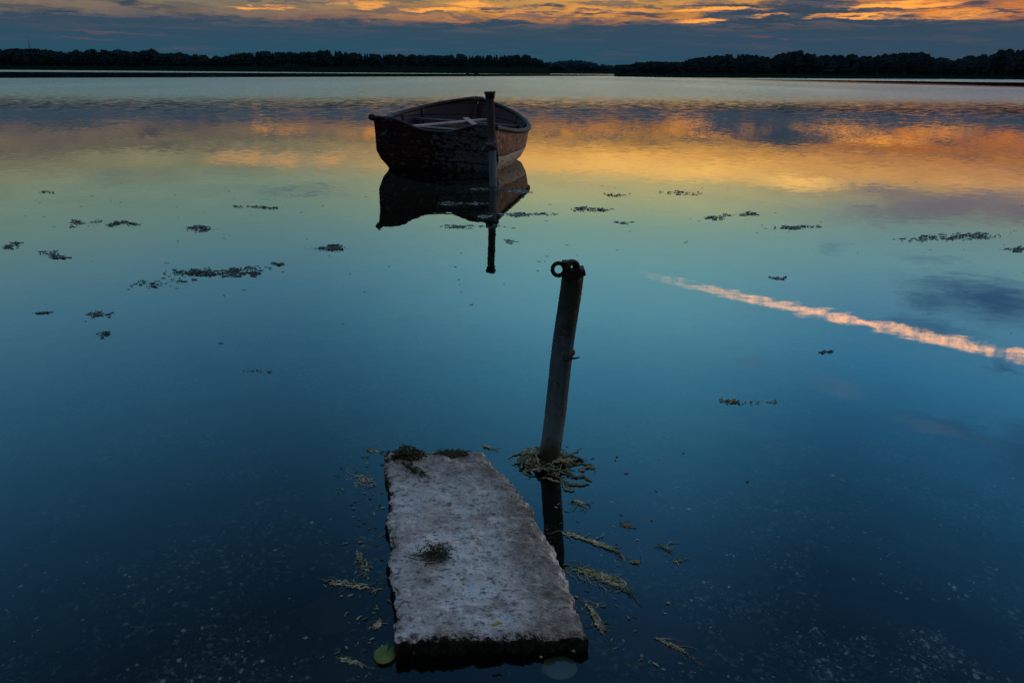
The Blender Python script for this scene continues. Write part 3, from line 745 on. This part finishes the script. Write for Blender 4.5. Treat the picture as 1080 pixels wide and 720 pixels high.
mb.torus(q2, ay, 4.8*ppx, 3.2*ppx, 20, 10, (1, 3.2))
mb.box(off(606, 287.5, 0), 21*ppx, .05, 6.5*ppx, Matrix.Rotation(-.25, 3, 'Y'))
mb.box(off(610, 285, 0), 10*ppx, .042, 7.5*ppx, Matrix.Rotation(.6, 3, 'Y'))
mb.box(off(598, 277, 0), 10*ppx, .03, 3.5*ppx, Matrix.Rotation(.05, 3, 'Y'))
br = mb.build('iron_bracket', M_iron, root)
bv = br.modifiers.new('b', 'BEVEL'); bv.width = .003; bv.segments = 2
# snagged twig with a leaf
q = at_y(603, 377, pb.y-.035)
root2 = empty('snagged_twig', q); tag(root2, 'short dark twig with one yellow green leaf sticking out of the leaning post halfway up', 'twig')
mb = MB(); s_ = ppx
mb.tube([(-9*s_, .01, .5*s_), (-3*s_, 0, -.5*s_), (3*s_, -.004, 0), (8.5*s_, 0, .3*s_)], [.9*s_, 1.5*s_, 1.1*s_, .5*s_], 7, jit=.2)
mb.tube([(-8*s_, .005, -1*s_), (-5*s_, -.003, -2.5*s_), (0, 0, -1.0*s_)], [1.2*s_, 1.8*s_, .8*s_], 7, jit=.2)
mb.build('stem', noisy('twig bark', (.018, .014, .010), (.04, .03, .02), 60), root2, True)
mb = MB(); top = []
for i in range(7):
    t = i/6; ww = 2.6*s_*math.sin(math.pi*(.06+.88*t))
    for sg in (-1, 1): top.append(Vector((sg*ww+1.5*s_*t, -.004-.004*t+.002*sg, 1*s_+9*s_*t)))
vs = top+[v+Vector((0, .0012, 0)) for v in top]; fs = []
for i in range(6): a = 2*i; fs += [(a, a+1, a+3, a+2), (14+a, 14+a+2, 14+a+3, 14+a+1), (a, a+2, 16+a, 14+a), (a+1, 15+a, 17+a, a+3)]
mb.add(vs, fs); mb.build('leaf', noisy('twig leaf', (.12, .13, .015), (.18, .17, .03), 60, .6), root2, True)

# ------------------------------------------------------------------ mooring post by the boat
m, k, out = material('old mooring timber')
tc = k.node('ShaderNodeTexCoord').outputs['Object']; oz = k.sep(tc)[2]
g1 = k.noise(k.vm('MULTIPLY', tc, (1, 1, .05)), 70, 5, .65)
c = k.mix(k.ss(g1, .35, .65), (.10, .145, .175), (.20, .265, .30))
c = k.mix(k.ss(k.m('ADD', oz, k.m('MULTIPLY', g1, .1)), .42, .56), c, k.mix(g1, (.03, .03, .035), (.07, .07, .075)))
principled(k, out, c, .85, g1, .006)
M_pile = m
pm = at(520.5, 196); pt = at_y(516.8, 98, pm.y)
ax2 = (pt-pm); h2 = ax2.length; ax2.normalize(); dp2 = (pm-CAM).dot(f0); pp2 = dp2/FPX
root = empty('mooring_post', pm); tag(root, 'thin upright weathered mooring post in front of the rowing boat', 'post')
mb = MB(); pts = []; rd = []
for i in range(30):
    t = i/29; z = -.5+(h2+.5)*t; pts.append(ax2*z+Vector((.006*noise.noise(Vector((z*3, 0, 2))), 0, 0)))
    rd.append(pp2*4.0*(1+.05*noise.noise(Vector((z*9, 1, 1)))))
mb.tube(pts, rd, 18, jit=.03); mb.build('shaft', M_pile, root, True)
mb = MB(); mb.tube([ax2*(h2-.055), ax2*(h2-.02), ax2*(h2+.005), ax2*(h2+.012)], [pp2*4.2, pp2*5.2, pp2*6.2, pp2*5.6], 14, jit=.08)
mb.build('head', noisy('post head', (.02, .02, .022), (.05, .045, .045), 30), root, True)

# ------------------------------------------------------------------ rowing boat
m, k, out = material('hull paint')
tc = k.node('ShaderNodeTexCoord').outputs['Object']; ox, oy, oz = k.sep(tc)
n1 = k.noise(tc, 6, 6, .65); n2 = k.noise(k.vm('MULTIPLY', tc, (1, .6, 1)), 22, 5, .6)
c = k.mix(k.ss(n1, .4, .62), (.30, .15, .085), (.20, .10, .06))
c = k.mix(k.ss(n2, .52, .60), c, (.055, .04, .035))
c = k.mix(k.ss(k.noise(tc, 15, 5, .6), .58, .64), c, (.42, .36, .30))
zz = k.m('ADD', oz, k.m('MULTIPLY', k.m('SUBTRACT', n1, .5), .06))
lowc = k.mix(k.ss(n2, .5, .66), (.60, .60, .55), (.20, .17, .14))
c = k.mix(k.ss(zz, .262, .252), c, (.04, .03, .03))
c = k.mix(k.ss(zz, .247, .238), c, lowc)
c = k.mix(k.ss(zz, .055, .035), c, (.02, .018, .016))
principled(k, out, c, .7, n1, .006)
M_hull = m
def dark_paint(name, a, b, flake, amt, fx=None):
    m, k, out = material(name)
    tc = k.node('ShaderNodeTexCoord').outputs['Object']; ox, oy, oz = k.sep(tc)
    n1 = k.noise(tc, 5, 5, .6); n2 = k.noise(k.vm('MULTIPLY', tc, (1, 1, 1.6)), 13, 6, .62); n3 = k.noise(tc, 42, 4, .65)
    c = k.mix(n1, a, b)
    # board seams
    fr_ = k.m('FRACT', k.m('MULTIPLY', k.m('ADD', oz, 1.0), 6.2)); seam = k.m('MAXIMUM', k.ss(fr_, .07, .02), k.ss(fr_, .93, .98))
    v = k.m('ADD', k.m('MULTIPLY', n2, .8), k.m('MULTIPLY', k.noise(tc, 2.6, 3, .5), .25))
    if fx is not None: v = k.m('ADD', v, k.ss(ox, fx[0], fx[1], 0, fx[2]))
    msk = k.m('MULTIPLY', k.ss(v, amt, amt+.05), k.ss(n3, .36, .50))
    c = k.mix(k.m('MULTIPLY', msk, .9), c, k.mix(n3, flake, tuple(q*.45 for q in flake)))
    c = k.mix(k.ss(k.noise(k.vm('MULTIPLY', tc, (1, 1, .15)), 30, 4, .6), .55, .70, 0, .5), c, (.05, .035, .028))
    c = k.mix(k.m('MULTIPLY', seam, .8), c, (.006, .005, .005))
    c = k.mix(k.ss(k.m('ADD', oz, k.m('MULTIPLY', n2, .05)), .075, .04), c, (.016, .020, .013))
    principled(k, out, c, k.m('MULTIPLY_ADD', n1, .3, .5), k.m('SUBTRACT', n2, seam), .006, .3)
    return m
M_tran = dark_paint('transom paint', (.032, .015, .013), (.080, .034, .027), (.34, .46, .52), .565, (-.45, .55, .12))
M_in = dark_paint('inside paint', (.034, .024, .038), (.070, .046, .066), (.07, .13, .14), .64)
M_rim = dark_paint('rim paint', (.008, .006, .009), (.018, .014, .020), (.07, .09, .11), .60)
M_plank = noisy('bare plank', (.24, .19, .21), (.36, .30, .33), 12, .8, .004)

bc = at(463, 179.0)
boat = empty('rowing_boat', bc); tag(boat, 'old dark rowing boat with flaking paint afloat behind the mooring post, stern towards us', 'boat')
YAW, HEEL, TRIM = R(-5.5), R(3.6), R(0.6)
bc.z = -.015; boat.location = bc; boat.rotation_euler = (TRIM, HEEL, YAW)
LB = 2.75
bt = [(0, .752), (.18, .885), (.38, .97), (.58, .93), (.77, .72), (.90, .40), (1, .04)]
st = [(0, .572), (.18, .49), (.36, .455), (.55, .47), (.74, .53), (.88, .61), (1, .69)]
TR_RAKE = .62
def sect(t, inner=False):
    b = smoothtab(bt, t); zs = smoothtab(st, t)
    if inner: b = max(.005, b-.03)
    kz = -.17+.30*t**5
    rake = lambda z: .30*t**3*(z/.8)
    fr_ = 1-.35*t**2.5
    if not inner:
        prof = [(0, kz), (.45*b*fr_, kz+.015), (.77*b*fr_, kz+.07), (.85*b*fr_, .02+.05*t), (.93*b*(1-.07*t*t), .10+.06*t), (.975*b*(1-.05*t*t), .20+.06*t), (.985*b*(1-.04*(1-t)**3), (.22+.06*t+zs)/2), (1.0*b*(1-.075*(1-t)**3), zs)]
    else:
        fl = .10+.25*t**4
        prof = [(0, fl), (.4*b*fr_, fl+.005), (.77*b*fr_, fl+.02), (.84*b*fr_, fl+.04), (.92*b*(1-.07*t*t), max(.13+.06*t, fl+.05)), (.97*b*(1-.05*t*t), max(.22+.06*t, fl+.09)), (.975*b*(1-.04*(1-t)**3), (.23+.06*t+zs)/2+.02), (1.0*b*(1-.075*(1-t)**3), zs)]
    y = LB*t
    return [Vector((x, y+rake(z)-TR_RAKE*max(z, -.1)*(1-t)**3, z)) for x, z in prof]
def shell(inner):
    nt = 28; full = []
    for i in range(nt+1):
        t = i/nt; s_ = sect(t, inner)
        full.append([Vector((-p.x, p.y, p.z)) for p in s_[:0:-1]]+s_)
    mm = len(full[0]); vs = [p for r_ in full for p in r_]; fs = []
    for i in range(nt):
        for j in range(mm-1):
            q = (i*mm+j, (i+1)*mm+j, (i+1)*mm+j+1, i*mm+j+1); fs.append(q if inner else q[::-1])
    return vs, fs, full
vs, fs, full = shell(False); hull = mesh('hull', vs, fs, M_hull, boat, True)
vs, fs, fin = shell(True); mesh('hull_lining', vs, fs, M_in, boat, True)
# sheer rails
for sg in (-1, 1):
    mb = MB(); pts = []
    for i in range(33):
        t = i/32; s_ = sect(t)[-1]; pts.append(Vector((sg*(s_.x-.006), s_.y, s_.z+.012)))
    pts = [pts[0]+Vector((sg*.012, -.07, .012))]+pts
    mb.tube(pts, [.042, .040]+[.034]*32, 10, .85, jit=.04); mb.build('gunwale', M_rim, boat, True)
# transom board with a scooped top
mb = MB(); s0 = sect(0); prof = [(-p.x, p.z) for p in s0[:0:-1]]+[(p.x, p.z) for p in s0]
hw = s0[-1].x; topz = s0[-1].z
def scoop(x): 
    u = abs(x)/hw; q = min(1, max(0, (u-.12)/.66)); return topz+.015-.115*(1-q*q*(3-2*q))
tp = [(hw*(1-2*i/24), scoop(hw*(1-2*i/24))) for i in range(25)]
outl = prof[:-1]+tp[:-1]+[] 
outl = prof+tp[1:-1]
n = len(outl)
front = [Vector((x, -.005-TR_RAKE*max(z, -.1), z)) for x, z in outl]; backv = [Vector((x, .04-TR_RAKE*max(z, -.1), z)) for x, z in outl]
import mathutils
tri = mathutils.geometry.tessellate_polygon([front])
fs = [tuple(t) for t in tri]+[tuple(i+n for i in t[::-1]) for t in tri]+[(i, (i+1) % n, n+(i+1) % n, n+i) for i in range(n)]
mesh('transom', front+backv, fs, M_tran, boat)
mb = MB(); mb.tube([Vector((x, .018-TR_RAKE*z, z+.006)) for x, z in tp], .026, 8, .7, jit=.08); mb.build('transom_cap', M_rim, boat, True)
# stem post inside, ribs, seats
mb = MB(); pts = []
for i in range(9):
    z = .28+.44*i/8; pts.append(Vector((0, LB*.985+.30*(z/.8)-.06-.10*(1-i/8)**2, z)))
mb.tube(pts, .035, 8); mb.build('stem', M_rim, boat, True)
for t in (.22, .42, .60, .76):
    s_ = sect(t, True)
    for sg in (-1, 1):
        mb = MB(); mb.tube([Vector((sg*(p.x-.012), p.y, p.z)) for p in s_[2:]], .016, 6); mb.build('rib', M_in, boat, True)
for t, z in ((.16, .31), (.45, .365), (.72, .41)):
    s_ = sect(t, True); hwid = smoothtab(bt, t)*.93
    mb = MB(); mb.box((0, LB*t, z), 2*hwid, .22, .03); o = mb.build('seat', M_in, boat)
mb = MB(); mb.tube([Vector((.0, .35, .16)), Vector((0, LB*.86, .22))], .05, 8, .3); mb.build('keelson', M_in, boat)
# loose planks in the boat: rest on the seats
def inboat(v): return boat.matrix_basis @ Vector(v)
def plank(a, b, wd, name, label, th=.022):
    a, b = inboat(a), inboat(b); c0 = (a+b)/2; d_ = b-a; L = d_.length; d_.normalize()
    s_ = d_.cross(Vector((0, 0, 1))).normalized(); u_ = s_.cross(d_)
    rot = Matrix((d_, s_, u_)).transposed()
    mb = MB(); mb.box((0, 0, 0), L, wd, th, rot); o = mb.build(name, M_plank); o.location = c0
    bb = o.modifiers.new('b', 'BEVEL'); bb.width = .004; bb.segments = 2
    tag(o, label, 'plank', 'planks lying in the boat')
plank((-.40, .12, .475), (.26, 1.95, .475), .10, 'loose_plank', 'long pale plank lying diagonally across the boat seats')
plank((.04, 1.62, .50), (.42, .75, .42), .08, 'loose_plank', 'shorter pale plank crossing the end of the long one in the boat')
# mooring line round the post
m_rope = noisy('old rope', (.05, .035, .055), (.11, .08, .11), 60, .9, .004)
mb = MB(); zc = h2*.44; cpt = pm+ax2*zc
for i in range(3):
    mb.torus(cpt+Vector((0, 0, .022*(i-1))), ax2, pp2*4.6, .013, 20, 8)
corner = inboat((s0[-1].x-.04, .03-TR_RAKE*topz, topz+.02))
mid = (cpt+corner)/2-Vector((0, 0, .05))
mb.tube([cpt+Vector((-.02, .05, .0)), mid, corner], .012, 8)
mb.tube([cpt+Vector((-.05, -.01, 0)), cpt+Vector((-.09, -.02, -.03)), cpt+Vector((-.10, -.03, -.09))], [.014, .017, .012], 8)
mb.tube([cpt+Vector((-.06, -.02, .02)), cpt+Vector((0, -.055, .01)), cpt+Vector((.05, -.02, -.02))], [.018, .026, .016], 8)
place(mb, 'mooring_rope', cpt, m_rope, 'dark rope knotted round the mooring post, tying up the rowing boat', 'rope')

# ------------------------------------------------------------------ far shores
def shore_pt(px, dist):
    d = ray(px, 79); a = math.atan2(d.x, d.y); return Vector((math.sin(a)*dist, math.cos(a)*dist, 0))
M_turf = noisy('far meadow', (.004, .013, .011), (.007, .018, .013), .03, .95, .1, spec=0.0)
def land(name, pts, prof):
    # pts: (px, distance of the waterline); prof: (metres behind the waterline, height)
    vs = []; fs = []; n = len(prof)
    for px, dist in pts:
        for b, h in prof:
            p = shore_pt(px, dist+b); p.z = h if h < 1 else h*(1+.15*noise.noise(Vector((px/60, b/40, 0)))); vs.append(p)
    for i in range(len(pts)-1):
        for j in range(n-1): fs.append((i*n+j, (i+1)*n+j, (i+1)*n+j+1, i*n+j+1))
    return tag(mesh(name, vs, fs, M_turf, smooth=True), kind='structure')
pxl = list(range(-700, 581, 40))
DL = lambda px: interp([(-700, 900), (0, 1000), (300, 600), (540, 480), (580, 480)], px)
land('shore_meadow', [(px, DL(px)) for px in pxl], [(-3, -1), (0, .3), (20, 1.5), (60, 4.5), (140, 6), (260, 6), (300, -2)])
pxg = list(range(520, 721, 20)); land('far_hill', [(px, 640) for px in pxg], [(-5, -1), (0, .3), (40, 2), (120, 5), (200, 6), (260, -2)])
pxr = list(range(648, 1801, 24))
DR = lambda px: interp([(648, 230), (720, 210), (900, 230), (1080, 270), (1400, 300), (1800, 280)], px)
land('shore_slope', [(px, DR(px)) for px in pxr], [(-3, -1), (0, .3), (10, .9), (50, 2.2), (150, 5), (260, 5), (300, -2)])
M_for = noisy('far foliage', (.006, .019, .026), (.015, .036, .042), .25, .95, .3, spec=0.0)  # bluish distance haze put into the leaf colour
M_forf = noisy('farther foliage', (.012, .042, .062), (.017, .054, .078), .1, .95, .3, spec=0.0)  # gap wood: stronger haze painted in, paler and bluer
def crown(mb, p, h, wd, conif):
    n = 7; sd_ = random.random()*99; rows = 6; vs = []; fs = []
    for j in range(rows):
        t = j/(rows-1)
        if conif: pr_ = (1-t)**.8*(.85+.3*(j % 2)) if t > .12 else .5
        else: pr_ = math.sin(math.pi*min(.985, .12+.86*t))**.55
        for i in range(n):
            th = 6.283*i/n+j*.5; q = wd/2*max(.03, pr_)*(1+.35*noise.noise(Vector((math.cos(th)*1.4, math.sin(th)*1.4, t*3+sd_))))
            vs.append((p.x+q*math.cos(th), p.y+q*math.sin(th), p.z+h*(-.25+1.25*t)))
    for j in range(rows-1):
        for i in range(n): fs.append((j*n+i, j*n+(i+1) % n, (j+1)*n+(i+1) % n, (j+1)*n+i))
    fs.append(tuple(range((rows-1)*n, rows*n)))
    mb.add(vs, fs)
    for _ in range(26):
        t = random.uniform(.25, 1.0)
        pr_ = ((1-t)**.8 if conif else math.sin(math.pi*min(.985, .12+.86*t))**.55)*1.02
        th = random.uniform(0, 6.28); q = wd/2*pr_
        c_ = Vector((p.x+q*math.cos(th), p.y+q*math.sin(th), p.z+h*(.06+.94*t)))
        s_ = random.uniform(.25, .75)*wd*.16
        d1 = Vector((random.gauss(0, 1), random.gauss(0, 1), random.gauss(0, 1))).normalized()*s_
        d2 = d1.orthogonal().normalized()*s_*random.uniform(.5, 1)
        mb.add([c_-d1, c_+d2, c_+d1, c_-d2], [(0, 1, 2, 3)])
def wood(name, prof, x0, x1, dist, depth, basez, mat, step, conif_p, wpx, label=None):
    mb = MB(); px = x0
    while px < x1:
        for r_ in range(3):
            q = px+random.uniform(-1, 1)*step*.5
            if not x0 <= q <= x1: continue
            dd = dist(q)+depth+r_*22+random.uniform(0, 10)
            p = shore_pt(q, dd); yt = smoothtab(prof, q)
            zt = at_yz(q, yt, dd)
            p.z = basez+r_*.5
            h = (zt-p.z)*random.uniform(.90, 1.0) if r_ else (zt-p.z)*random.uniform(.72, .95)
            if h < 2: continue
            con = random.random() < conif_p(q)
            wd = wpx*dd/FPX*random.uniform(.75, 1.25)*(.62 if con else 1)
            crown(mb, p, h*(1.02 if con else 1), min(wd, h*1.3), con)
        px += step*random.uniform(.7, 1.3)
    return tag(mb.build(name, mat, smooth=False), label, 'wood' if label else None, kind='stuff')
def at_yz(px, py, dist):
    d = ray(px, py); hd = math.hypot(d.x, d.y); return H+d.z/hd*dist
profL = [(-700, 40), (-300, 48), (0, 52), (20, 51), (45, 52), (55, 52), (66, 54), (82, 54), (86, 51.3), (90, 54), (100, 52.3), (112, 51.2), (120, 54), (128, 51.2), (135, 53), (150, 54), (165, 52), (170, 56), (185, 56), (192, 56), (200, 57), (203, 60), (207, 57.3), (214, 56.5), (220, 60), (224, 62), (230, 59), (238, 60), (245, 57), (265, 55), (285, 53.8), (300, 55), (330, 54), (345, 53), (355, 52.7), (370, 55), (385, 56), (400, 57), (420, 57), (450, 58), (480, 57), (500, 58), (540, 58), (552, 57.5), (560, 60), (570, 63), (579, 68)]
profG = [(540, 67), (560, 66), (580, 65.5), (600, 63.5), (615, 64), (630, 67), (645, 69), (690, 70)]
profR = [(650, 70), (656, 68), (663, 70), (670, 66), (685, 64.5), (700, 65), (720, 65), (727, 62), (735, 60.5), (752, 58), (770, 56.5), (790, 57), (805, 59), (810, 62), (818, 57), (828, 54.5), (840, 53.2), (850, 55.5), (870, 58), (880, 57.5), (890, 57), (900, 57), (915, 59), (935, 56), (955, 54.5), (970, 55), (980, 60), (993, 61), (998, 63), (1005, 64), (1012, 60), (1020, 58.5), (1026, 60), (1032, 56.5), (1038, 60), (1045, 56), (1050, 52.5), (1058, 51.5), (1065, 53), (1072, 51), (1080, 51), (1300, 46), (1800, 30)]
wood('left_wood', profL, -260, 579, DL, 70, 4.5, M_for, 5, lambda q: .12 if q < 240 else .55, 11)
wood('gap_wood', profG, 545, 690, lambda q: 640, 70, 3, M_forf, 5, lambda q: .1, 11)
wood('right_wood', profR, 652, 1300, DR, 14, .8, M_for, 5, lambda q: .12, 11)

# slender mast behind the left wood
p = shore_pt(38, 1100); zt = at_yz(38, 42.5, 1100)
root = empty('radio_mast', (p.x, p.y, 5)); tag(root, 'faint slender mast rising behind the left wood', 'mast')
mb = MB(); hh = zt-5
for a in range(3):
    th = a*2.094; mb.tube([(1.5*math.cos(th), 1.5*math.sin(th), 0), (.5*math.cos(th), .5*math.sin(th), hh)], .10, 5)
for i in range(24):
    z = hh*i/24; z1 = hh*(i+1)/24; r1 = 1.5-z/hh; r2 = 1.5-z1/hh
    for a in range(3):
        t1, t2 = a*2.094, (a+1)*2.094; mb.tube([(r1*math.cos(t1), r1*math.sin(t1), z), (r2*math.cos(t2), r2*math.sin(t2), z1)], .05, 4)
M_mast = noisy('mast steel', (.05, .10, .13), (.07, .12, .15), 1, .9)
mb.build('lattice', M_mast, root)
mb = MB(); mb.tube([(0, 0, hh-1), (0, 0, hh+4)], .12, 6); mb.build('aerial', M_mast, root)

# tiny far boat
p = at(498, 79); p = p*(300/p.length); p.z = 0
root = empty('distant_boat', p, .05); tag(root, 'tiny dark boat far off under the wooded shore behind the rowing boat', 'boat')
pxm = 300/FPX*1.05
mb = MB(); vs = []; fs = []
for i in range(11):
    t = i/10; x = (t-.5)*11*pxm; b = .6*math.sin(math.pi*(.1+.8*t))**.6; zs = .32+1.5*abs(t-.45)**2
    vs += [(x, -b, zs), (x, -b*.7, -.15), (x, b*.7, -.15), (x, b, zs), (x, 0, zs-.06)]
for i in range(10):
    a = i*5; fs += [(a, a+5, a+6, a+1), (a+1, a+6, a+7, a+2), (a+2, a+7, a+8, a+3), (a+3, a+8, a+9, a+4), (a+4, a+9, a+5, a)]
fs += [(0, 1, 2, 3, 4), (54, 53, 52, 51, 50)]
mb.add(vs, fs); M_far = noisy('distant hull', (.012, .016, .02), (.02, .025, .03), 2)
mb.build('hull', M_far, root)
mb = MB()
for x in (-3.0*pxm, -1.2*pxm): mb.tube([(x, 0, .2), (x, 0, 1.9)], .07, 6)
mb.tube([(-3.2*pxm, 0, 1.3), (2.0*pxm, 0, 1.1)], .05, 6); mb.tube([(1.8*pxm, 0, .2), (1.8*pxm, 0, 1.3)], .07, 6)
mb.build('canopy_frame', M_far, root)

# ------------------------------------------------------------------ render settings
scene.view_settings.view_transform = 'Standard'; scene.view_settings.look = 'None'
scene.view_settings.exposure = 0.0; scene.view_settings.gamma = 1.0; scene.view_settings.use_curve_mapping = False
scene.render.engine = 'CYCLES'
cy = scene.cycles; cy.max_bounces = 6; cy.diffuse_bounces = 2; cy.glossy_bounces = 3; cy.transparent_max_bounces = 8; cy.caustics_reflective = False
cy.use_denoising = True; cy.sample_clamp_indirect = 4.0
